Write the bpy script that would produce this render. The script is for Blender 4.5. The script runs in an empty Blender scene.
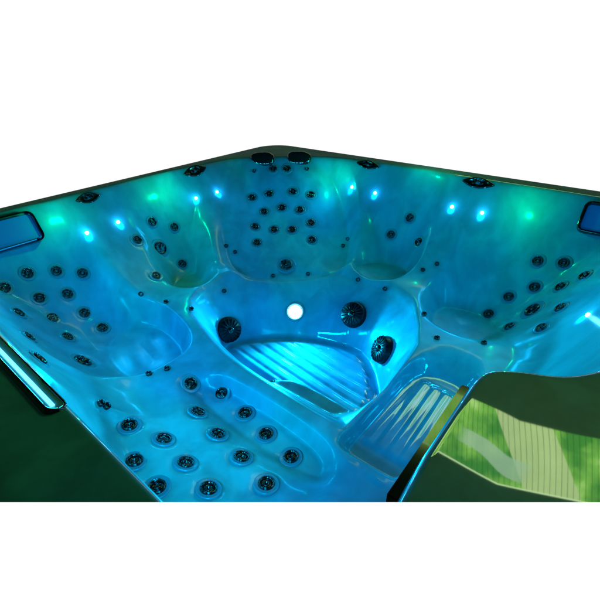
import bpy, bmesh, math, random
import numpy as np
from mathutils import Vector, Matrix

random.seed(4)
S = 1.1            # plan unit -> metres
RIM = 0.90         # rim height above the ground
scene = bpy.context.scene
GARDEN = 8
STEP = .005
E_LED, E_HID, E_FOOT = 5.6, 11.0, 56.0
HIDDEN_LED = [(.17, .30, -.10), (.17, .55, -.10), (.17, .85, -.10), (.95, -.06, -.10), (1.2, -.07, -.10), (1.5, -.07, -.12), (.18, 1.1, -.09), (.18, 1.35, -.09), (.2, 1.6, -.1)]
E_SPILL = 1.6

# ------------------------------------------------------------------ camera
F, CC = 408.0, 300.0
def _ray(x, y): return np.array([x - CC, -(y - CC), -F])
_u = _ray(696, 43.5); _u /= np.linalg.norm(_u)
_v = _ray(-274, 63); _v -= _v.dot(_u) * _u; _v /= np.linalg.norm(_v)
_w = np.cross(_u, _v)
R = np.array([_u, _v, _w])
cam_data = bpy.data.cameras.new('camera')
cam = bpy.data.objects.new('camera', cam_data)
scene.collection.objects.link(cam)
cam_data.sensor_width = 36.0
cam_data.lens = 36.0 * F / 600.0
cam_data.clip_start = 0.02
cam_data.clip_end = 200.0
CAM_LOC = Vector((0, 0, RIM + 0.5 * S))
cam.matrix_world = Matrix.Translation(CAM_LOC) @ Matrix([list(r) for r in R]).to_4x4()
scene.camera = cam

# ------------------------------------------------------------------ world
world = bpy.data.worlds.new('World'); scene.world = world
world.use_nodes = True
wn, wl = world.node_tree.nodes, world.node_tree.links
wn.clear()
def wnode(t, **k):
    n = wn.new(t)
    for a, b in k.items(): setattr(n, a, b)
    return n
def wmath(op, a, b=None, c=None):
    n = wnode('ShaderNodeMath', operation=op)
    for i, s in enumerate((a, b, c)):
        if s is None: continue
        if isinstance(s, (int, float)): n.inputs[i].default_value = s
        else: wl.new(s, n.inputs[i])
    return n.outputs[0]
def wmix(fac, a, b):
    n = wnode('ShaderNodeMix', data_type='RGBA')
    wl.new(fac, n.inputs[0])
    for i, s in ((6, a), (7, b)):
        if isinstance(s, tuple): n.inputs[i].default_value = s
        else: wl.new(s, n.inputs[i])
    return n.outputs[2]
def wdot(vec, d):
    n = wnode('ShaderNodeVectorMath', operation='DOT_PRODUCT')
    wl.new(vec, n.inputs[0]); n.inputs[1].default_value = d
    return n.outputs['Value']
tc = wnode('ShaderNodeTexCoord').outputs['Generated']
dz = wdot(tc, (0, 0, 1))
dfwd = wdot(tc, (0.766, 0.643, 0))
dside = wdot(tc, (0.643, -0.766, 0))
# blank cut-out white ahead of the tub and under it, dark room elsewhere
white = wmath('MULTIPLY', wmath('LESS_THAN', dz, 0.115), wmath('GREATER_THAN', dfwd, 0.22))
# a bright garden seen through a window high beyond the tub
gc = wdot(tc, (.704, 0, .710))
gx = wmath('DIVIDE', wdot(tc, (0, 1, 0)), gc)
gy = wmath('DIVIDE', wdot(tc, (-.710, 0, .704)), gc)
def band(x, lo, hi, soft):
    a = wnode('ShaderNodeMapRange', interpolation_type='SMOOTHSTEP')
    wl.new(x, a.inputs[0]); a.inputs[1].default_value = lo; a.inputs[2].default_value = lo + soft
    b = wnode('ShaderNodeMapRange', interpolation_type='SMOOTHSTEP')
    wl.new(x, b.inputs[0]); b.inputs[1].default_value = hi - soft; b.inputs[2].default_value = hi
    return wmath('MULTIPLY', a.outputs[0], wmath('SUBTRACT', 1.0, b.outputs[0]))
win = wmath('MULTIPLY', wmath('MULTIPLY', band(wmath('ADD', gy, wmath('MULTIPLY', wmath('MAXIMUM', wmath('SUBTRACT', .03, gx), 0.0), .30)), -.060, .078, 0.004), band(gx, -.24, .335, 0.006)), wmath('GREATER_THAN', gc, 0.1))
ns = wnode('ShaderNodeTexNoise'); ns.inputs['Scale'].default_value = 11.0; ns.inputs['Detail'].default_value = 5.0
wl.new(tc, ns.inputs['Vector'])
rmp = wnode('ShaderNodeValToRGB'); wl.new(ns.outputs['Fac'], rmp.inputs[0])
e = rmp.color_ramp.elements
e[0].position = 0.38; e[0].color = (0.05, 0.28, 0.03, 1)
e[1].position = 0.62; e[1].color = (0.62, 1.0, 0.32, 1)
m = e.new(0.5); m.color = (0.25, 0.62, 0.08, 1)
stripe = wmath('GREATER_THAN', wmath('FRACT', wmath('MULTIPLY', wmath('ADD', gx, wmath('MULTIPLY', gy, .35)), 95.0)), 0.14)
stripe = wmath('ADD', 0.5, wmath('MULTIPLY', stripe, 0.5))
gard = wnode('ShaderNodeVectorMath', operation='SCALE')
wl.new(rmp.outputs[0], gard.inputs[0]); wl.new(wmath('MULTIPLY', stripe, GARDEN), gard.inputs['Scale'])
n2 = wnode('ShaderNodeTexNoise'); n2.inputs['Scale'].default_value = 6.0; n2.inputs['Detail'].default_value = 1.0
wl.new(tc, n2.inputs['Vector'])
wob = wmath('ADD', gy, wmath('MULTIPLY', wmath('SUBTRACT', n2.outputs['Fac'], .5), .16))
pale = wmath('MULTIPLY', band(wmath('ADD', wob, wmath('MULTIPLY', gx, .10)), -.004, .040, .004), wmath('MULTIPLY', band(gx, -.02, .135, .03), .75))
siding = wmath('MULTIPLY', band(wmath('ADD', gx, wmath('MULTIPLY', gy, .8)), -.085, .035, .004), .85)
sid = wnode('ShaderNodeVectorMath', operation='SCALE'); sid.inputs[0].default_value = (4.6, 6.0, 2.6); wl.new(stripe, sid.inputs['Scale'])
gbase = wmix(siding, gard.outputs[0], sid.outputs[0])
gcol = wmix(pale, gbase, (3.4, 5.2, 3.4, 1))
edge = wmath('MULTIPLY', band(wmath('ADD', gy, wmath('MULTIPLY', wmath('MAXIMUM', wmath('SUBTRACT', .03, gx), 0.0), .30)), .072, .080, .002), .9)
gcol = wmix(edge, gcol, (6.5, 9.0, 4.5, 1))
col = wmix(white, (0.003, 0.022, 0.012, 1), (1.05, 1.05, 1.05, 1))
col = wmix(win, col, gcol)
bg = wnode('ShaderNodeBackground'); wl.new(col, bg.inputs['Color']); bg.inputs['Strength'].default_value = 1.0
out = wnode('ShaderNodeOutputWorld'); wl.new(bg.outputs[0], out.inputs['Surface'])

scene.view_settings.view_transform = 'Standard'
scene.view_settings.look = 'None'
scene.view_settings.exposure = 0.0
scene.view_settings.gamma = 1.0
scene.cycles.use_denoising = True
scene.cycles.max_bounces = 8
scene.cycles.diffuse_bounces = 4
scene.cycles.glossy_bounces = 4
scene.cycles.caustics_reflective = False
scene.cycles.sample_clamp_indirect = 4.0
# ------------------------------------------------------------------ tub shell as a height field (plan units)
U0, U1, V0, V1 = -0.03, 2.03, -0.22, 1.90
RC = .16    # radius of the tub's outer far corner
def sdpoly(px, py, poly):
    d = np.full(px.shape, 1e9); inside = np.zeros(px.shape, bool)
    n = len(poly)
    for i in range(n):
        ax, ay = poly[i]; bx, by = poly[(i + 1) % n]
        ex, ey = bx - ax, by - ay
        wx, wy = px - ax, py - ay
        t = np.clip((wx * ex + wy * ey) / (ex * ex + ey * ey + 1e-12), 0, 1)
        d = np.minimum(d, (wx - ex * t) ** 2 + (wy - ey * t) ** 2)
        c = ((ay <= py) & (by > py)) | ((by <= py) & (ay > py))
        with np.errstate(divide='ignore', invalid='ignore'):
            xi = ax + (py - ay) * ex / (ey if ey != 0 else 1e-12)
        inside ^= c & (px < xi)
    d = np.sqrt(d)
    return np.where(inside, -d, d)
def smin(a, b, k):
    h = np.clip(k - np.abs(a - b), 0, None) / k
    return np.minimum(a, b) - h * h * k * 0.25
def smax(a, b, k): return -smin(-a, -b, k)
def sstep(x, a, b):
    t = np.clip((x - a) / (b - a), 0, 1); return t * t * (3 - 2 * t)
def chaikin(poly, n=2):
    for _ in range(n):
        q = []
        for i in range(len(poly)):
            a, b = poly[i], poly[(i + 1) % len(poly)]
            q.append((a[0] * .75 + b[0] * .25, a[1] * .75 + b[1] * .25))
            q.append((a[0] * .25 + b[0] * .75, a[1] * .25 + b[1] * .75))
        poly = q
    return poly
def shrink(poly, k):
    cx = sum(p[0] for p in poly) / len(poly); cy = sum(p[1] for p in poly) / len(poly)
    return [(cx + (p[0] - cx) * k, cy + (p[1] - cy) * k) for p in poly]
def pocket(x, y, bot, top, z0, z1, p=1.0, rnd=2, out=2.6, bowl=.06):
    b = sdpoly(x, y, chaikin(bot, rnd)); t = sdpoly(x, y, chaikin(top, rnd))
    s0 = np.clip(b, 0, None)
    tt = s0 / np.maximum(s0 - t, 1e-4)
    tt = np.where(t > 0, 1.0, np.clip(tt, 0, 1))
    prof = np.clip(tt, 0, 1) ** p
    # gentle dish in the flat bottom
    dish = -np.clip(-b, 0, 0.12) ** 2 * bowl * 7
    return z0 + (z1 - z0) * prof + dish + np.clip(t, 0, None) * out

CAV_TOP = [(.13,.115),(.55,.115),(.62,.115),(.655,.105),(.685,.060),(.705,.01),(.735,-.030),(.80,-.075),(.86,-.098),(.94,-.105),(1.90,-.105),(1.94,-.02),(1.94,1.22),(1.90,1.40),(1.66,1.72),(1.50,1.83),(.13,1.83)]
CAV_BOT = [(.36,.22),(.60,.19),(1.10,.15),(1.30,.14),(1.52,.40),(1.44,.62),(1.48,.90),(1.34,1.06),(1.12,1.34),(1.02,1.46),(.84,1.40),(.72,1.35),(.45,1.0),(.36,.95)]
A_TOP = [(.13,.93),(.13,1.72),(.22,1.83),(.68,1.83),(.79,1.66),(.76,1.3),(.70,.98),(.5,.93)]
A_BOT = [(.40,1.08),(.56,1.02),(.67,1.08),(.72,1.26),(.71,1.42),(.58,1.50),(.44,1.40)]
B_TOP = [(.80,1.70),(.86,1.82),(1.30,1.84),(1.34,1.66),(1.14,1.30),(.86,1.22),(.74,1.42)]
B_BOT = [(.85,1.56),(.82,1.44),(.88,1.34),(1.01,1.35),(1.18,1.50),(1.10,1.60),(.95,1.62)]
C_TOP = [(1.10,1.22),(1.22,1.52),(1.50,1.76),(1.60,1.76),(1.82,1.42),(1.84,1.28),(1.56,1.0),(1.30,.98)]
C_BOT = [(1.13,1.25),(1.20,1.38),(1.30,1.28),(1.44,1.10),(1.38,.99),(1.27,1.10)]
C_PANEL = [(1.22,1.23),(1.14,1.33),(1.17,1.46),(1.45,1.79),(1.66,1.80),(1.84,1.50),(1.86,1.25),(1.60,1.00),(1.46,.97),(1.34,1.10)]
D_TOP = [(1.34,.64),(1.60,.58),(1.91,.60),(1.93,1.20),(1.70,1.14),(1.38,1.0)]
D_BOT = [(1.50,.93),(1.62,.95),(1.70,.80),(1.66,.68),(1.52,.69),(1.45,.80)]
E_TOP = [(1.12,.30),(.96,.10),(.94,-.09),(1.88,-.10),(1.92,.0),(1.92,.56),(1.72,.66),(1.45,.68),(1.20,.50)]
E_BOT = [(1.62,.52),(1.46,.56),(1.29,.46),(1.27,.34),(1.34,.24),(1.52,.20),(1.64,.30)]
F_TOP = [(.375,.32),(.40,.78),(.46,.93),(.56,.93),(.615,.84),(.615,.46),(.595,.36),(.53,.31)]
F_BOT = [(.50,.39),(.56,.39),(.595,.48),(.595,.80),(.55,.87),(.50,.84)]
F2_BOT = [(.21,.18),(.37,.22),(.41,.82),(.22,.86)]
F2_TOP = [(.13,.10),(.13,.92),(.44,.95),(.55,.85),(.50,.12)]
PIT_BOT = [(.54,.41),(.62,.40),(.645,.50),(.64,.66),(.59,.66),(.54,.52)]
PIT_TOP = [(.48,.36),(.62,.33),(.69,.42),(.69,.82),(.60,.82),(.50,.60)]
FOOT_TOP = [(.64,.383),(.642,.42),(.645,.60),(.65,.86),(.70,1.05),(.78,1.26),(.98,1.33),(1.22,1.27),(1.40,1.11),(1.44,.88),(1.41,.62),(1.18,.415),(1.0,.400),(.70,.383),(.66,.380)]
FOOT_BOT = [(.84,.45),(1.03,.47),(1.19,.60),(1.25,.72),(1.17,.96),(1.07,1.09),(.98,1.17),(.89,1.20),(.84,1.12),(.82,.85)]
STEP_TOP = [(.60,.402),(.595,.36),(.60,.18),(1.10,.175),(1.20,.22),(1.20,.36),(1.05,.40),(.80,.405),(.64,.405)]
STEP_BOT = [(.63,.378),(.625,.35),(.635,.19),(1.02,.185),(1.08,.22),(1.07,.34),(1.0,.378),(.80,.38),(.66,.38)]
SHELF = [(.60,.375),(.60,.77),(.74,.79),(.815,.755),(.835,.65),(.825,.42),(.80,.39)]
RIBS = [(.845,.49),(1.03,.50),(1.17,.61),(1.225,.72),(1.14,.95),(1.05,1.06),(.97,1.14),(.90,1.17),(.86,1.10),(.845,.9)]
JETS = []   # (u, v, dimple radius)
def height(x, y):
    cav = pocket(x, y, CAV_BOT, CAV_TOP, -.37, .02, 1.9)
    cav = smin(cav, pocket(x, y, shrink(A_BOT, .8), A_TOP, -.47, .02, 1.8), .04)
    cav = smin(cav, pocket(x, y, shrink(B_BOT, .6), B_TOP, -.43, .01, 1.45), .06)
    # soft pilasters either side of the far corner backrest
    for (ax, ay, bx, by) in ((1.40, 1.86, 1.10, 1.44), (1.92, 1.20, 1.52, .93)):
        ex, ey = bx - ax, by - ay
        tt = np.clip(((x - ax) * ex + (y - ay) * ey) / (ex * ex + ey * ey), 0, 1)
        d = np.hypot(x - ax - ex * tt, y - ay - ey * tt)
        zc = -.02 - .33 * tt ** .8
        cav = smax(cav, zc - 2.2 * d * d / (d + .10) - .0 , .03)
    dd = (.68 * x + .733 * y)
    pz = -.42 + .36 * np.clip((dd - 1.73) / .53, 0, 2) ** 1.35
    sp = sdpoly(x, y, chaikin(C_PANEL, 2))
    cav = smin(cav, pz + 1.6 * np.clip(sp, 0, None) + 12 * np.clip(sp - .06, 0, None), .028)
    cav = smin(cav, pocket(x, y, shrink(D_BOT, .9), D_TOP, -.405, .0, 1.3), .06)
    cav = smin(cav, pocket(x, y, shrink(E_BOT, .7), E_TOP, -.46, .01, 1.35), .06)
    cav = smin(cav, pocket(x, y, F2_BOT, F2_TOP, -.34, .02, 2.2, 1), .03)
    cav = smin(cav, pocket(x, y, F_BOT, F_TOP, -.425, -.355, 1.0, 2), .018)
    kf = .02 + .13 * sstep(x, .74, .95) * sstep(y, .42, .6)
    cav = smin(cav, pocket(x, y, FOOT_BOT, FOOT_TOP, -.62, -.355, .8, 1), kf)
    cav = smin(cav, pocket(x, y, STEP_BOT, STEP_TOP, -.43, -.36, 1.0, 1, 7., 0.), .015)
    # low shelf inside the foot well, beside the lounge
    sh = -.50 - np.clip(sdpoly(x, y, chaikin(SHELF, 1)), 0, None) * 2.5
    cav = smax(cav, np.where(sdpoly(x, y, FOOT_TOP) < 0.03, sh, -9), .015)
    # raised ribs of the foot-well floor
    sd = sdpoly(x, y, chaikin(RIBS, 1))
    m = sstep(-sd, -.004, .012)
    ph = ((x - .10 * y) / .050) % 1.0
    rib = sstep(ph, .0, .13) - sstep(ph, .80, .93)
    cav = cav + m * (.006 + .009 * rib * sstep(-sd, .01, .03))
    # ribs of the step
    sd2 = sdpoly(x, y, [(.69,.368),(.69,.22),(1.02,.215),(1.03,.35)])
    ph2 = ((y - .02 * x) / .036) % 1.0
    rib2 = sstep(ph2, .0, .12) - sstep(ph2, .8, .92)
    cav = cav + sstep(-sd2, .0, .01) * .006 * rib2
    for bu, bv in ((.575, .335), (.575, .255)):
        cav = cav + .004 * (1 - sstep(np.hypot((x - bu) / .008, (y - bv) / .022), .6, 1.2))
    # rim
    dn = sdpoly(x, y, [(U0, V0), (U1, V0), (U1, V1 ), (U0, V1)])
    cx, cy = x - (U1 - RC), y - (V1 - RC)
    dn = np.where((cx > 0) & (cy > 0), np.hypot(cx, cy) - RC, dn)
    r = .010 + .035 * sstep(.3 - x, 0, .2)
    q = np.clip(dn + r, 0, r)
    rim = -(r - np.sqrt(np.maximum(r * r - q * q, 0)))
    rim = rim + .00010 * np.sin(x * 19 + 2.2 * np.sin(y * 11)) * sstep(-dn, .02, .06) + .00006 * np.sin(y * 31 + x * 9)* sstep(-dn, .02, .06)
    z = smin(rim, cav, .02)
    for (ju, jv, jr, jd) in JETS:
        d = np.hypot(x - ju, y - jv)
        z = z - jd * (1 - sstep(d, jr * .86, jr * 1.1))
    return z
def H1(u, v): return float(height(np.array([float(u)]), np.array([float(v)]))[0])
def N1(u, v, e=.006):
    a = (H1(u + e, v) - H1(u - e, v)) / (2 * e); b = (H1(u, v + e) - H1(u, v - e)) / (2 * e)
    n = Vector((-a, -b, 1)); n.normalize(); return n
JET_UV = {'m': [(0.5151, 0.8934), (0.5709, 0.8116), (0.5578, 0.6932), (0.5401, 0.5895), (0.5257, 0.4838), (0.4495, 0.7747), (0.4306, 0.6643), (0.419, 0.5579), (0.4013, 0.4533), (0.2842, 0.8409), (0.32, 0.7444), (0.3093, 0.6362), (0.2972, 0.5338), (0.2308, 0.7288), (0.2254, 0.6246)], 's': [(0.403, 1.7025), (0.4992, 1.6953), (0.582, 1.6687), (0.3085, 1.6719), (0.3933, 1.6384), (0.4906, 1.6359), (0.2902, 1.5335), (0.393, 1.5737), (0.5064, 1.5705), (0.5262, 1.4903), (0.2497, 1.3296), (0.3904, 1.4714), (0.1859, 0.989), (0.9821, 1.7384), (1.0781, 1.7115), (0.8538, 1.6735), (1.0238, 1.616), (0.8231, 1.5212), (1.5076, 1.5901), (1.5805, 1.5314), (1.6681, 1.4346), (1.717, 1.3488), (1.4964, 1.4945), (1.5715, 1.4321), (1.6225, 1.3495), (1.4035, 1.475), (1.4552, 1.3887), (1.5148, 1.3164), (1.6074, 1.2634), (1.341, 1.4039), (1.54, 1.2042), (1.6801, 1.5862), (1.7283, 1.5256), (1.8153, 0.8105), (1.7595, 0.8744), (1.7509, 0.7208), (1.76, 0.2146), (1.7552, 0.1258), (1.6407, 0.0426), (1.6823, 0.1875), (1.6436, 0.1009), (1.6538, 0.2634), (1.4881, 0.07), (1.5912, 0.3083), (1.5052, 0.207), (1.3986, 0.0974)], 'b': [(0.3661, 1.3168), (0.96, 1.6775), (1.3457, 1.2153), (1.5678, 0.1572)], 't': [(0.7015, 1.453), (0.7438, 1.3437), (1.2169, 1.5001), (1.2246, 1.4454), (1.0055, 1.2918), (0.7799, 1.2279), (1.6663, 1.0669), (1.6193, 1.065), (1.5867, 0.6156), (1.6351, 0.5754), (1.4323, 0.8525), (1.4256, 0.7094), (1.3155, 0.4793), (0.252, 0.8931), (0.2621, 0.8903), (0.4483, 1.0112), (0.4993, 0.9877), (1.2671, 0.2361), (1.6032, 1.6585), (1.7933, 1.4363), (1.261, 1.2269), (1.3804, 1.1046), (1.1992, 0.3762)]}
SUCTION_UV = [(0.9332, 1.2071), (1.3049, 0.7855), (1.2051, 0.576)]
LED_UV = [(0.6696, 1.7244), (0.8156, 1.7322), (1.2471, 1.7306), (1.3645, 1.7024), (1.833, 1.164), (1.8424, 1.0292), (1.8404, 0.6247), (1.8462, 0.4911), (1.3424, -0.0096)]
LAMP_UV = (1.1971, 1.0367)
PTS = {'lf': [(0.5592, 1.8044), (0.4963, 1.7558), (0.3405, 1.7309), (0.4444, 1.8869)], 'rf': [(1.9163, 0.1404), (1.8434, 0.1204), (1.8118, 0.0396)], 'strip': [(0.1024, 0.8517), (0.1126, 0.6149), (0.119, 0.7525)], 'pil': [(1.6887, 1.6517), (1.805, 1.5164)], 'spout': [(0.7479, 1.8044), (1.311, 1.7927), (1.9111, 1.1219), (1.9167, 0.5548)], 'green': [(0.6103, 1.7825), (1.1174, 1.7937), (1.822, 1.3129), (1.9285, 0.789), (1.8848, 0.3326)]}
JETS += [(u, v, {'s': .037, 'm': .039, 'b': .052, 't': .017}[k] / 1.1, {'s': .0045, 'm': .005, 'b': .006, 't': .001}[k]) for k, l in JET_UV.items() for (u, v) in l]
def P(u, v, z): return Vector((u * S, v * S, z * S + RIM))
def material(name, col, rough=.4, metal=0., coat=0., **k):
    m = bpy.data.materials.new(name); m.use_nodes = True
    b = m.node_tree.nodes['Principled BSDF']
    b.inputs['Base Color'].default_value = (*col, 1); b.inputs['Roughness'].default_value = rough
    b.inputs['Metallic'].default_value = metal; b.inputs['Coat Weight'].default_value = coat
    b.inputs['Coat Roughness'].default_value = .025
    for a, c in k.items(): b.inputs[a.replace('_', ' ')].default_value = c
    return m
def noise_color(m, scale, c1, c2, detail=5, stretch=(1, 1, 1), lo=.35, hi=.65, dist=0.):
    nt = m.node_tree; N, L = nt.nodes, nt.links
    t = N.new('ShaderNodeTexCoord'); mp = N.new('ShaderNodeMapping'); mp.inputs['Scale'].default_value = stretch
    n = N.new('ShaderNodeTexNoise'); n.inputs['Scale'].default_value = scale; n.inputs['Detail'].default_value = detail
    n.inputs['Distortion'].default_value = dist
    r = N.new('ShaderNodeValToRGB')
    r.color_ramp.elements[0].position = lo; r.color_ramp.elements[0].color = (*c1, 1)
    r.color_ramp.elements[1].position = hi; r.color_ramp.elements[1].color = (*c2, 1)
    L.new(t.outputs['Object'], mp.inputs[0]); L.new(mp.outputs[0], n.inputs['Vector']); L.new(n.outputs['Fac'], r.inputs[0])
    L.new(r.outputs[0], N['Principled BSDF'].inputs['Base Color'])
M = {}
M['acrylic'] = material('marbled_acrylic', (.12, .22, .24), .34, 0, .8, IOR=1.3, Coat_IOR=1.75)

def acrylic_swirl(m):
    nt = m.node_tree; N, L = nt.nodes, nt.links
    t = N.new('ShaderNodeTexCoord')
    def nz(scale, st, det, dist):
        mp = N.new('ShaderNodeMapping'); mp.inputs['Scale'].default_value = st
        n = N.new('ShaderNodeTexNoise'); n.inputs['Scale'].default_value = scale; n.inputs['Detail'].default_value = det
        n.inputs['Distortion'].default_value = dist
        L.new(t.outputs['Object'], mp.inputs[0]); L.new(mp.outputs[0], n.inputs['Vector']); return n.outputs['Fac']
    def ramp(f, lo, hi, a, b):
        r = N.new('ShaderNodeValToRGB'); r.color_ramp.interpolation = 'EASE'
        r.color_ramp.elements[0].position = lo; r.color_ramp.elements[0].color = (*a, 1)
        r.color_ramp.elements[1].position = hi; r.color_ramp.elements[1].color = (*b, 1)
        L.new(f, r.inputs[0]); return r.outputs[0]
    big = ramp(nz(1.3, (1, 1, .6), 3, .8), .38, .62, (.035, .26, .42), (.05, .35, .39))
    streak = ramp(nz(5.5, (1.6, 1.6, .22), 6, .6), .30, .72, (.80, .80, .80), (1.16, 1.16, 1.16))  # streaks put into the colour: partly marbling, partly light streaks on the walls
    fine = ramp(nz(26., (1, 1, .7), 8, .4), .3, .7, (.95, .95, .95), (1.04, 1.04, 1.04))
    prev = big
    for k in (streak, fine):
        mx = N.new('ShaderNodeMix'); mx.data_type = 'RGBA'; mx.blend_type = 'MULTIPLY'; mx.inputs[0].default_value = 1
        L.new(prev, mx.inputs[6]); L.new(k, mx.inputs[7]); prev = mx.outputs[2]
    L.new(prev, N['Principled BSDF'].inputs['Base Color'])
    # satin inside where it is used, polished on the rim
    g = N.new('ShaderNodeNewGeometry'); sx = N.new('ShaderNodeSeparateXYZ'); L.new(g.outputs['Position'], sx.inputs[0])
    mr = N.new('ShaderNodeMapRange'); mr.inputs[1].default_value = RIM - .12; mr.inputs[2].default_value = RIM - .01
    mr.inputs[3].default_value = .13; mr.inputs[4].default_value = .02
    L.new(sx.outputs[2], mr.inputs[0])
    mw = N.new('ShaderNodeMapRange'); mw.inputs[1].default_value = RIM - .12; mw.inputs[2].default_value = RIM - .01
    mw.inputs[3].default_value = .14; mw.inputs[4].default_value = .9
    L.new(sx.outputs[2], mw.inputs[0])
    # polished tread of the foot well and the step (kept glossy), softer satin seats
    def stepn(sock, a, b):
        q = N.new('ShaderNodeMapRange'); q.interpolation_type = 'SMOOTHSTEP'; q.inputs[1].default_value = a; q.inputs[2].default_value = b
        L.new(sock, q.inputs[0]); return q.outputs[0]
    def mul(a, b):
        q = N.new('ShaderNodeMath'); q.operation = 'MULTIPLY'; L.new(a, q.inputs[0])
        if isinstance(b, float): q.inputs[1].default_value = b
        else: L.new(b, q.inputs[1])
        return q.outputs[0]
    tread = mul(mul(stepn(sx.outputs[0], .62 * S, .68 * S), stepn(sx.outputs[0], 1.32 * S, 1.22 * S)),
                mul(stepn(sx.outputs[1], 1.05 * S, .95 * S), stepn(sx.outputs[2], RIM - .385 * S, RIM - .40 * S)))
    rr = N.new('ShaderNodeMath'); rr.operation = 'MULTIPLY_ADD'; L.new(tread, rr.inputs[0]); rr.inputs[1].default_value = -.09; L.new(mr.outputs[0], rr.inputs[2])
    L.new(rr.outputs[0], N['Principled BSDF'].inputs['Coat Roughness'])
    ad = N.new('ShaderNodeMath'); ad.operation = 'MAXIMUM'; L.new(mw.outputs[0], ad.inputs[0]); L.new(mul(tread, .75), ad.inputs[1])
    L.new(ad.outputs[0], N['Principled BSDF'].inputs['Coat Weight'])
acrylic_swirl(M['acrylic'])
M['black'] = material('black_plastic', (.004, .006, .008), .10, 0, .3)
M['chrome'] = material('dark_chrome', (.09, .12, .14), .2, 1.0)
M['cabinet'] = material('dark_cabinet', (.004, .005, .005), .5)
def emis(name, col, st):
    m = material(name, (.8, .8, .8), .3)
    b = m.node_tree.nodes['Principled BSDF']
    b.inputs['Emission Color'].default_value = (*col, 1); b.inputs['Emission Strength'].default_value = st
    return m
M['led'] = emis('led_lens', (.25, .85, 1.0), 14)
M['lamp'] = emis('lamp_lens', (.55, .95, 1.0), 9)
M['tube'] = emis('lit_channel', (.1, .65, 1.0), 2.2)
M['pane'] = material('blue_channel', (.10, .2, .25), .15, 0, .6)

# cut: only the part of the tub the photograph shows is modelled; everything nearer stops at one clean plane
CUT_Y = 502.3
_n = R @ np.cross(_ray(0, CUT_Y), _ray(600, CUT_Y))
CUT_N = Vector(_n).normalized()
if CUT_N.dot(Vector(R @ _ray(300, 300))) < 0: CUT_N = -CUT_N
def clip(bm):
    bmesh.ops.bisect_plane(bm, geom=bm.verts[:] + bm.edges[:] + bm.faces[:], dist=1e-6,
                           plane_co=CAM_LOC, plane_no=CUT_N, clear_inner=True)
def link(name, me, mat, parent, smooth=True, label=None):
    o = bpy.data.objects.new(name, me); scene.collection.objects.link(o)
    if mat: me.materials.append(mat)
    if smooth: me.shade_smooth()
    if parent: o.parent = parent
    if label: o['label'] = label
    return o

tub = bpy.data.objects.new('hot_tub', None); scene.collection.objects.link(tub)
tub['label'] = 'dark acrylic hot tub lit blue from inside, seats moulded with massage jets'
tub['category'] = 'hot tub'

# ---- shell
nu, nv = int(round((U1 - U0) / STEP)), int(round((V1 - V0) / STEP))
us = np.linspace(U0, U1, nu + 1); vs = np.linspace(V0, V1, nv + 1)
X, Y = np.meshgrid(us, vs, indexing='ij')
cx, cy = X - (U1 - RC), Y - (V1 - RC)
hyp = np.hypot(cx, cy); far = (cx > 0) & (cy > 0) & (hyp > RC)
X = np.where(far, U1 - RC + cx / np.maximum(hyp, 1e-6) * RC, X); Y = np.where(far, V1 - RC + cy / np.maximum(hyp, 1e-6) * RC, Y)
Z = height(X, Y)
def blur(a, n):
    for _ in range(n):
        p = np.pad(a, 1, mode='edge')
        a = (p[:-2, 1:-1] + 2 * p[1:-1, 1:-1] + p[2:, 1:-1]) / 4
        p = np.pad(a, 1, mode='edge')
        a = (p[1:-1, :-2] + 2 * p[1:-1, 1:-1] + p[1:-1, 2:]) / 4
    return a
Z = blur(Z, 2)
co = np.stack([X * S, Y * S, Z * S + RIM], -1).reshape(-1, 3)
idx = np.arange((nu + 1) * (nv + 1)).reshape(nu + 1, nv + 1)
quads = np.stack([idx[:-1, :-1], idx[1:, :-1], idx[1:, 1:], idx[:-1, 1:]], -1).reshape(-1, 4)
side = (co - np.array(CAM_LOC)) @ np.array(CUT_N)
keep = (side[quads] > -0.02).any(1)
keep &= ~far.reshape(-1)[quads].all(1)
quads = quads[keep]
used = np.unique(quads); remap = -np.ones(len(co), int); remap[used] = np.arange(len(used))
me = bpy.data.meshes.new('shell')
co = co[used]; quads = remap[quads]
me.vertices.add(len(co)); me.vertices.foreach_set('co', co.ravel())
me.loops.add(quads.size); me.loops.foreach_set('vertex_index', quads.ravel().astype(np.int32))
me.polygons.add(len(quads)); me.polygons.foreach_set('loop_start', np.arange(0, quads.size, 4, dtype=np.int32))
me.update(calc_edges=True)
bm = bmesh.new(); bm.from_mesh(me)
bmesh.ops.remove_doubles(bm, verts=[v for v in bm.verts if v.co.x > (U1 - RC) * S and v.co.y > (V1 - RC) * S], dist=.0025)
# skirt: outer edge turned down
bed = [e for e in bm.edges if e.is_boundary and (all(v.co.x > U1*S-1e-4 for v in e.verts) or all(v.co.y > V1*S-1e-4 for v in e.verts)
       or all(v.co.x < U0*S+1e-4 for v in e.verts) or all(v.co.y < V0*S+1e-4 for v in e.verts) or all(v.co.x > (U1-RC)*S and v.co.y > (V1-RC)*S for v in e.verts))]
ret = bmesh.ops.extrude_edge_only(bm, edges=bed)
for v in [g for g in ret['geom'] if isinstance(g, bmesh.types.BMVert)]: v.co.z = RIM - .12
clip(bm)
bm.to_mesh(me); bm.free()
shell = link('shell', me, M['acrylic'], tub)
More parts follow.
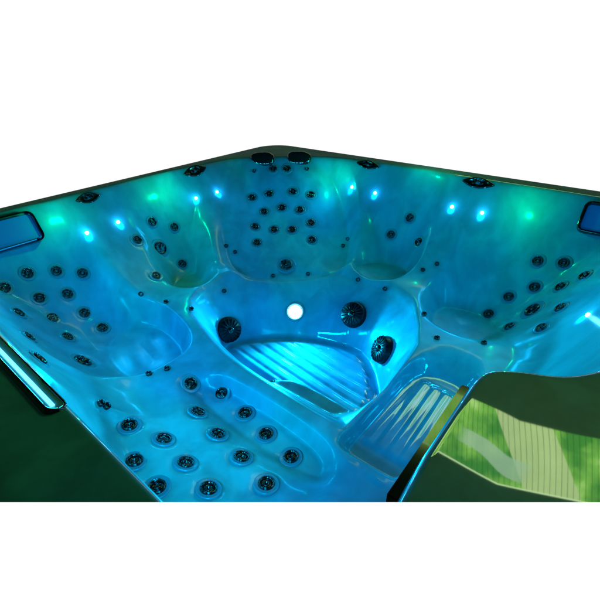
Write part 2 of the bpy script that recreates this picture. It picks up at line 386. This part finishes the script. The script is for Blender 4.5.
# ---- helper shapes
M['dark'] = material('navy_plastic', (.001, .003, .008), .34, Specular_IOR_Level=.25)
M['collar'] = material('smoky_collar', (.03, .22, .31), .3, 0, .15)
def lathe(bm, prof, n=24, mat_index=0):
    """prof: list of (r, h) along local z"""
    rings = []
    for r, h in prof:
        if r < 1e-6: rings.append([bm.verts.new((0, 0, h))])
        else: rings.append([bm.verts.new((r * math.cos(2 * math.pi * k / n), r * math.sin(2 * math.pi * k / n), h)) for k in range(n)])
    for a, b in zip(rings, rings[1:]):
        for k in range(n):
            k2 = (k + 1) % n
            if len(a) == 1 and len(b) == 1: continue
            if len(a) == 1: f = bm.faces.new((a[0], b[k], b[k2]))
            elif len(b) == 1: f = bm.faces.new((a[k], b[0], a[k2]))
            else: f = bm.faces.new((a[k], b[k], b[k2], a[k2]))
            f.material_index = mat_index
def ring(r, t, h=0., n=8):
    return [(r + t * math.cos(2 * math.pi * k / n), h + t * math.sin(2 * math.pi * k / n)) for k in range(n + 1)]
def mesh_from(name, build, mats):
    bm = bmesh.new(); build(bm); bmesh.ops.recalc_face_normals(bm, faces=bm.faces[:])
    me = bpy.data.meshes.new(name); bm.to_mesh(me); bm.free()
    for m in mats: me.materials.append(m)
    me.shade_smooth()
    return me
def jet_flange(R0):
    def b(bm):
        lathe(bm, [(R0 * 1.0, -.004), (R0 * 1.0, .003), (R0 * .92, .0065), (R0 * .80, .006), (R0 * .70, .002), (R0 * .66, -.006), (R0 * .62, -.014), (0, -.016)], 28, 0)
        lathe(bm, ring(R0 * .86, R0 * .035, .0062), 28, 1)
        if R0 > .015: lathe(bm, [(R0 * 1.0, .001), (R0 * 1.30, .0008), (R0 * 1.42, .0022), (R0 * 1.50, .0016), (R0 * 1.53, -.003)], 32, 2)
    return b
def jet_nozzle(R0):
    def b(bm):
        lathe(bm, ring(R0 * .50, R0 * .085, .000), 24, 1)
        lathe(bm, [(R0 * .42, -.010), (R0 * .42, .0), (R0 * .33, .004), (R0 * .24, .003), (R0 * .18, -.006), (0, -.008)], 20, 0)
        for k in range(3):
            a = k * 2.094 + .4
            c, s = math.cos(a), math.sin(a)
            pts = [(R0 * .25, -R0 * .05), (R0 * .62, -R0 * .09), (R0 * .62, R0 * .09), (R0 * .25, R0 * .05)]
            lo = [bm.verts.new((x * c - y * s, x * s + y * c, -.008)) for x, y in pts]
            hi = [bm.verts.new((x * c - y * s, x * s + y * c, .001)) for x, y in pts]
            bm.faces.new(hi)
            for i in range(4): bm.faces.new((lo[i], lo[(i + 1) % 4], hi[(i + 1) % 4], hi[i]))
    return b
def vaned_nozzle(R0, nb=8):
    def b(bm):
        for k in range(nb):
            a = k * 2 * math.pi / nb
            pv = []
            for j in range(6):
                t = j / 5; r = R0 * (.12 + .55 * t); aa = a + .7 * t
                pv.append(((r * math.cos(aa), r * math.sin(aa), .002 + .004 * math.sin(t * 3)), (r * math.cos(aa + .28 - .1 * t), r * math.sin(aa + .28 - .1 * t), -.006)))
            vv = [(bm.verts.new(p), bm.verts.new(q)) for p, q in pv]
            for (a1, b1), (a2, b2) in zip(vv, vv[1:]): bm.faces.new((a1, a2, b2, b1)).material_index = 0
        lathe(bm, [(R0 * .16, -.006), (R0 * .16, .004), (R0 * .08, .008), (0, .008)], 16, 1)
        lathe(bm, ring(R0 * .68, R0 * .04, .002), 28, 1)
    return b
def suction_mesh(R0):
    def b(bm):
        lathe(bm, [(R0 * 1.04, -.01), (R0 * 1.04, .004), (R0, .010), (R0 * .97, .024), (R0 * .90, .030), (R0 * .2, .033), (0, .033)], 36, 0)
        lathe(bm, ring(R0 * 1.02, R0 * .02, .006), 36, 0)
        for k in range(18):
            a = k * 2 * math.pi / 18
            w = R0 * .022
            pr = [(.2, .0335), (.5, .0365), (.85, .0355), (.97, .028)]
            L = []
            for t, h in pr:
                r = R0 * t
                L.append([bm.verts.new((r * math.cos(a) - s * w * math.sin(a) * (1 + t * 1.5), r * math.sin(a) + s * w * math.cos(a) * (1 + t * 1.5), hh)) for s, hh in ((-1, h - .004), (0, h), (1, h - .004))])
            for p, q in zip(L, L[1:]):
                for i in range(2): bm.faces.new((p[i], p[i + 1], q[i + 1], q[i]))
    return b
def cap_mesh(R0):
    def b(bm): lathe(bm, [(R0 * .26, .033), (R0 * .26, .039), (R0 * .2, .042), (0, .042)], 24, 0)
    return b
SMALL, MED, BIG = .0225, .0225, .035
ME = {}
for nm, r in (('s', SMALL), ('m', MED), ('b', BIG), ('t', .011)):
    ME['f' + nm] = mesh_from('jet', jet_flange(r), [M['black'], M['chrome'], M['collar']])
    ME['n' + nm] = mesh_from('nozzle', (vaned_nozzle if nm == 'b' else jet_nozzle)(r), [M['black'], M['chrome']])
ME['suction'] = mesh_from('suction_cover', suction_mesh(.062), [M['dark']])
ME['cap'] = mesh_from('center_cap', cap_mesh(.062), [M['black']])

def place(me, name, u, v, lift=0., parent=None, tilt=None, scl=1., label=None, spin=None, z=None):
    n = N1s(u, v) if tilt is None else Vector(tilt).normalized()
    p = P(u, v, H1(u, v) if z is None else z) + n * lift
    o = bpy.data.objects.new(name, me); scene.collection.objects.link(o)
    q = n.to_track_quat('Z', 'Y').to_matrix().to_4x4()
    o.matrix_world = Matrix.Translation(p) @ q @ Matrix.Rotation(random.uniform(0, 6.28) if spin is None else spin, 4, 'Z') @ Matrix.Scale(scl, 4)
    o.parent = parent or tub
    if label: o['label'] = label
    return o
def N1s(u, v): return N1(u, v, .018)
def sub(me, name, parent):
    o = bpy.data.objects.new(name, me); scene.collection.objects.link(o); o.parent = parent
    return o
for kind, lst in JET_UV.items():
    for (u, v) in lst:
        j = place(ME['f' + kind], 'jet' if kind != 't' else 'air_jet', u, v, .005 if kind == 'm' else .002)
        if kind == 'b': j['label'] = 'large rotating massage jet with swirl vanes'
        if kind != 't': sub(ME['n' + kind], 'nozzle', j)
for (u, v) in SUCTION_UV:
    j = place(ME['suction'], 'suction_cover', u, v, .0)
    sub(ME['cap'], 'center_cap', j)

# ---- leds and their light
def lens_mesh(r):
    def b(bm):
        lathe(bm, [(r, -.002), (r, .002), (r * .7, .005), (0, .007)], 20, 0)
    return b
def bezel_mesh(r):
    def b(bm): lathe(bm, ring(r * 1.12, r * .16, .001), 28, 0)
    return b
led_me = mesh_from('led_light', lens_mesh(.0085), [M['led']])
lamp_me = mesh_from('footwell_light', lens_mesh(.034), [M['lamp']])
bez_me = mesh_from('bezel', bezel_mesh(.040), [M['pane']])
def lamp(kind, loc, direction, energy, color, radius=.02, angle=165, blend=.6, name='lamp'):
    ld = bpy.data.lights.new(name, kind); ld.energy = energy; ld.color = color
    if kind in ('SPOT', 'POINT'): ld.shadow_soft_size = radius
    if kind == 'SPOT': ld.spot_size = math.radians(angle); ld.spot_blend = blend
    o = bpy.data.objects.new(name, ld); scene.collection.objects.link(o)
    o.location = loc
    o.rotation_euler = Vector(direction).to_track_quat('-Z', 'Y').to_euler()
    o.parent = tub
    return o
BLUE = (.0, .44, 1.0); CYAN = (.0, .75, .85)
for (u, v) in LED_UV:
    n = N1s(u, v)
    o = place(led_me, 'led_light', u, v, .0)
    lamp('POINT', P(u, v, H1(u, v)) + n * .022, n, .13, (.05, .55, 1.0), .008, name='led_glow')
    lamp('SPOT', P(u, v, H1(u, v)) + n * .03, n + Vector((0, 0, -.25)), E_LED, BLUE, .05, 160, .8, 'led_lamp')
for (u, v) in LED_UV:     # the lens also spills down the wall it sits in
    n = N1s(u, v)
    lamp('SPOT', P(u, v, H1(u, v)) + n * .035, Vector((-n.x * .55, -n.y * .55, -1)), E_SPILL, (.0, .60, 1.0), .006, 46, 1.0, 'led_spill')
for (u, v, z) in HIDDEN_LED:  # unseen LEDs assumed along the near walls, added to light the interior
    n = Vector((1.0 - u, .95 - v, 0)).normalized()
    lamp('SPOT', P(u, v, z), n, E_HID * (.7 if v < .2 else 1.), (.0, .58, .92) if v < .2 else (.0, .54, 1.0), .07, 165, .8, 'led_lamp')
u, v = LAMP_UV
n = N1s(u, v)
lo = place(lamp_me, 'footwell_light', u, v, .004)
sub(bez_me, 'bezel', lo)
lamp('SPOT', P(u, v, H1(u, v)) + n * .05, n + Vector((0, 0, -.22)), E_FOOT, (.0, .60, 1.0), .03, 170, .5, 'footwell_lamp')

# ---- unseen point lights, added off the walls for the green glows under the rim
for (u, v) in PTS['green']:
    n = N1s(u, v)
    lamp('POINT', P(u, v, H1(u, v)) + n * .13, n, 1.2, (.0, 1.0, .32), .010, name='green_glow_fill')

def framed(name, c, xd, yd, hx, hy, bar, depth, mat, rad=.03, n=6):
    """rounded rectangular frame; c centre (metres), xd/yd unit directions"""
    xd = Vector(xd).normalized(); yd = Vector(yd); yd = (yd - xd * yd.dot(xd)).normalized(); zd = xd.cross(yd)
    def loop(ax, ay, r, h):
        L = []
        for cx, cy, a0 in ((1, 1, 0), (-1, 1, 90), (-1, -1, 180), (1, -1, 270)):
            for k in range(n + 1):
                a = math.radians(a0 + 90 * k / n)
                L.append(c + xd * (cx * (ax - r) + r * math.cos(a)) + yd * (cy * (ay - r) + r * math.sin(a)) + zd * h)
        return L
    bm = bmesh.new()
    prof = [(0, -.02), (0, depth * .6), (bar * .2, depth), (bar * .8, depth), (bar, depth * .5), (bar, -.02)]
    rings = [[bm.verts.new(p) for p in loop(hx - i, hy - i, max(rad - i, .004), h)] for i, h in prof]
    m = len(rings[0])
    for a, b in zip(rings, rings[1:]):
        for k in range(m): bm.faces.new((a[k], a[(k + 1) % m], b[(k + 1) % m], b[k]))
    bmesh.ops.recalc_face_normals(bm, faces=bm.faces[:])
    clip(bm)
    me = bpy.data.meshes.new(name); bm.to_mesh(me); bm.free()
    o = link(name, me, mat, tub, True)
    return o, xd, yd, zd
def box(name, c, xd, yd, zd, hx, hy, hz, mat, parent, bev=.002, smooth=False):
    bm = bmesh.new()
    bmesh.ops.create_cube(bm, size=2.0)
    for v in bm.verts: v.co = c + xd * (v.co.x * hx) + yd * (v.co.y * hy) + zd * (v.co.z * hz)
    bmesh.ops.bevel(bm, geom=bm.edges[:], offset=bev, segments=2, affect='EDGES')
    bmesh.ops.recalc_face_normals(bm, faces=bm.faces[:])
    clip(bm)
    me = bpy.data.meshes.new(name); bm.to_mesh(me); bm.free()
    return link(name, me, mat, parent, smooth)
# left waterfall frame, right waterfall frame, near lit one
M['self_lit_pane'] = emis('self_lit_waterfall_pane', (.0, .16, .75), .16); M['self_lit_pane'].node_tree.nodes['Principled BSDF'].inputs['Base Color'].default_value = (.05, .16, .3, 1)  # pane glows by a little emission, in place of light falling on it
M['self_lit_lip'] = emis('self_lit_channel_lip', (.0, .30, .95), .42)  # acrylic lip given emission to paint the brighter lower half of the channel
fr, xd, yd, zd = framed('waterfall_frame', P(.30, 1.775, -.068), (-1, 0, 0), (0, .06, .10), .24, .068, .014, .016, M['black'])
box('channel', P(.30, 1.775, -.068) - zd * .006, xd, yd, zd, .225, .052, .004, M['self_lit_pane'], fr)
box('channel_floor', P(.30, 1.775, -.068) - yd * .03 + zd * .002, xd, yd, zd, .205, .024, .004, M['self_lit_lip'], fr)
fr, xd, yd, zd = framed('waterfall_frame', P(1.858, .015, -.062), (0, -1, 0), (.060, 0, .10), .13, .068, .014, .016, M['black'])
box('channel', P(1.858, .015, -.062) - zd * .006, xd, yd, zd, .116, .054, .004, M['self_lit_pane'], fr)
c = P(.112, .785, -.002)
fr, xd, yd, zd = framed('waterfall_frame', c, (0, 1, 0), (-.93, 0, .36), .185, .020, .006, .008, M['black'], .022)
box('channel', c - zd * .004, xd, yd, zd, .177, .014, .003, M['black'], fr)
box('light_tube', c + zd * .004 + yd * .003, xd, yd, zd, .165, .0040, .003, M['tube'], fr)
lamp('POINT', c + Vector((.06, 0, -.03)) , (1, 0, 0), .8, CYAN, .03, name='strip_glow')

# glossy black lid strip in the slot beside the broad rim
a0, b0 = P(.33, .120, -.028), P(.605, .120, -.028)
box('slot_trim', (a0 + b0) / 2, Vector((1, 0, 0)), Vector((0, 1, 0)), Vector((0, 0, 1)), (b0 - a0).length / 2, .011, .012, M['black'], tub, .002)

# headrest pillows in the far corner
def pillow(u, v, sgn):
    n = (Vector((-.80, -.60, .35))).normalized()
    side = Vector((.52, -.85, 0)).normalized() * sgn
    up = n.cross(side); up = up if up.z > 0 else -up
    bm = bmesh.new(); bmesh.ops.create_uvsphere(bm, u_segments=28, v_segments=18, radius=1)
    for w in bm.verts:
        x, y, z = w.co
        q = math.copysign(abs(x) ** .8, x); t = math.copysign(abs(z) ** .85, z)
        x2 = q * (.088 if x > 0 else .058); z2 = t * (.064 if z < 0 else .032)
        w.co = side * x2 + up * z2 + n * (y * .022)
    me = bpy.data.meshes.new('headrest_pillow'); bm.to_mesh(me); bm.free()
    o = link('headrest_pillow', me, M['black'], tub)
    o.location = P(u, v, H1(u, v)) + n * .012
    return o
(pu, pv), (qu, qv) = PTS['pil']
pillow(pu, pv, -1); pillow(qu, qv, 1)

# neck jets under the rim: dark lens-shaped recess with two nozzles
def lens(u, v, along, w, h):
    n = N1s(u, v); al = Vector(along).normalized(); al = (al - n * al.dot(n)).normalized(); up = n.cross(al)
    bm = bmesh.new(); N = 36
    prof = [(1.0, .0), (.94, .007), (.80, .008), (.70, .001), (.0, -.003)]
    rings = []
    for s, hh in prof:
        if s == 0: rings.append([bm.verts.new(n * hh)]); continue
        L = []
        for k in range(N):
            a = 2 * math.pi * k / N
            x = math.cos(a); y = math.sin(a) * (1 - .55 * abs(math.cos(a)) ** 2)
            L.append(bm.verts.new(al * (x * w * s) + up * (y * h * s) + n * hh))
        rings.append(L)
    for a, b in zip(rings, rings[1:]):
        for k in range(N):
            if len(b) == 1: bm.faces.new((a[k], a[(k + 1) % N], b[0]))
            else: bm.faces.new((a[k], a[(k + 1) % N], b[(k + 1) % N], b[k]))
    bmesh.ops.recalc_face_normals(bm, faces=bm.faces[:])
    me = bpy.data.meshes.new('neck_jet'); bm.to_mesh(me); bm.free()
    o = link('neck_jet', me, M['black'], tub)
    o.location = P(u, v, H1(u, v)) + n * .001
    for k in (-1, 1):
        c = bpy.data.objects.new('nozzle', ME['ft']); scene.collection.objects.link(c); c.parent = o
        c.matrix_basis = Matrix.Translation(al * (k * w * .25) + n * .006) @ n.to_track_quat('Z', 'Y').to_matrix().to_4x4() @ Matrix.Scale(.9, 4)
    return o
sp = PTS['spout']
lens(*sp[0], (1, 0, 0), .060, .026); lens(*sp[1], (1, 0, 0), .075, .032)
lens(*sp[2], (0, 1, 0), .075, .026); lens(*sp[3], (0, 1, 0), .080, .028)

# outer cabinet
def panel(name, p0, p1, out, flare=.10):
    bm = bmesh.new()
    T = Vector(out)
    a, b = Vector(p0), Vector(p1)
    zt, zb = RIM - .05, 0.0
    fl = T * flare
    vs_ = [bm.verts.new(q) for q in (Vector((a.x, a.y, zt)), Vector((b.x, b.y, zt)), Vector((b.x, b.y, zb)) + fl, Vector((a.x, a.y, zb)) + fl)]
    vi = [bm.verts.new(w.co - T * .03) for w in vs_]
    bm.faces.new(vs_); bm.faces.new(vi[::-1])
    for k in range(4): bm.faces.new((vs_[k], vi[k], vi[(k + 1) % 4], vs_[(k + 1) % 4]))
    bmesh.ops.recalc_face_normals(bm, faces=bm.faces[:])
    clip(bm)
    me = bpy.data.meshes.new(name); bm.to_mesh(me); bm.free()
    return link(name, me, M['cabinet'], tub, False)
x0, x1, y0, y1 = U0 * S, U1 * S, V0 * S, V1 * S
panel('cabinet_panel', (x0 + .005, y0, 0), (x0 + .005, y1, 0), (-1, 0, 0))
panel('cabinet_panel', (x1 - .02, y0, 0), (x1 - .02, y1 - .14, 0), (1, 0, 0), 0.)
panel('cabinet_panel', (x0, y1 - .02, 0), (x1 - .14, y1 - .02, 0), (0, 1, 0), 0.)

# floor drain cover, half hidden under the lounge ledge
o = place(ME['suction'], 'suction_cover', .81, .815, .0, tilt=(0, 0, 1), scl=.55)
panel('cabinet_panel', (x0 + .02, y0 + .02, 0), (x1 - .03, y0 + .02, 0), (0, -1, 0), 0.)
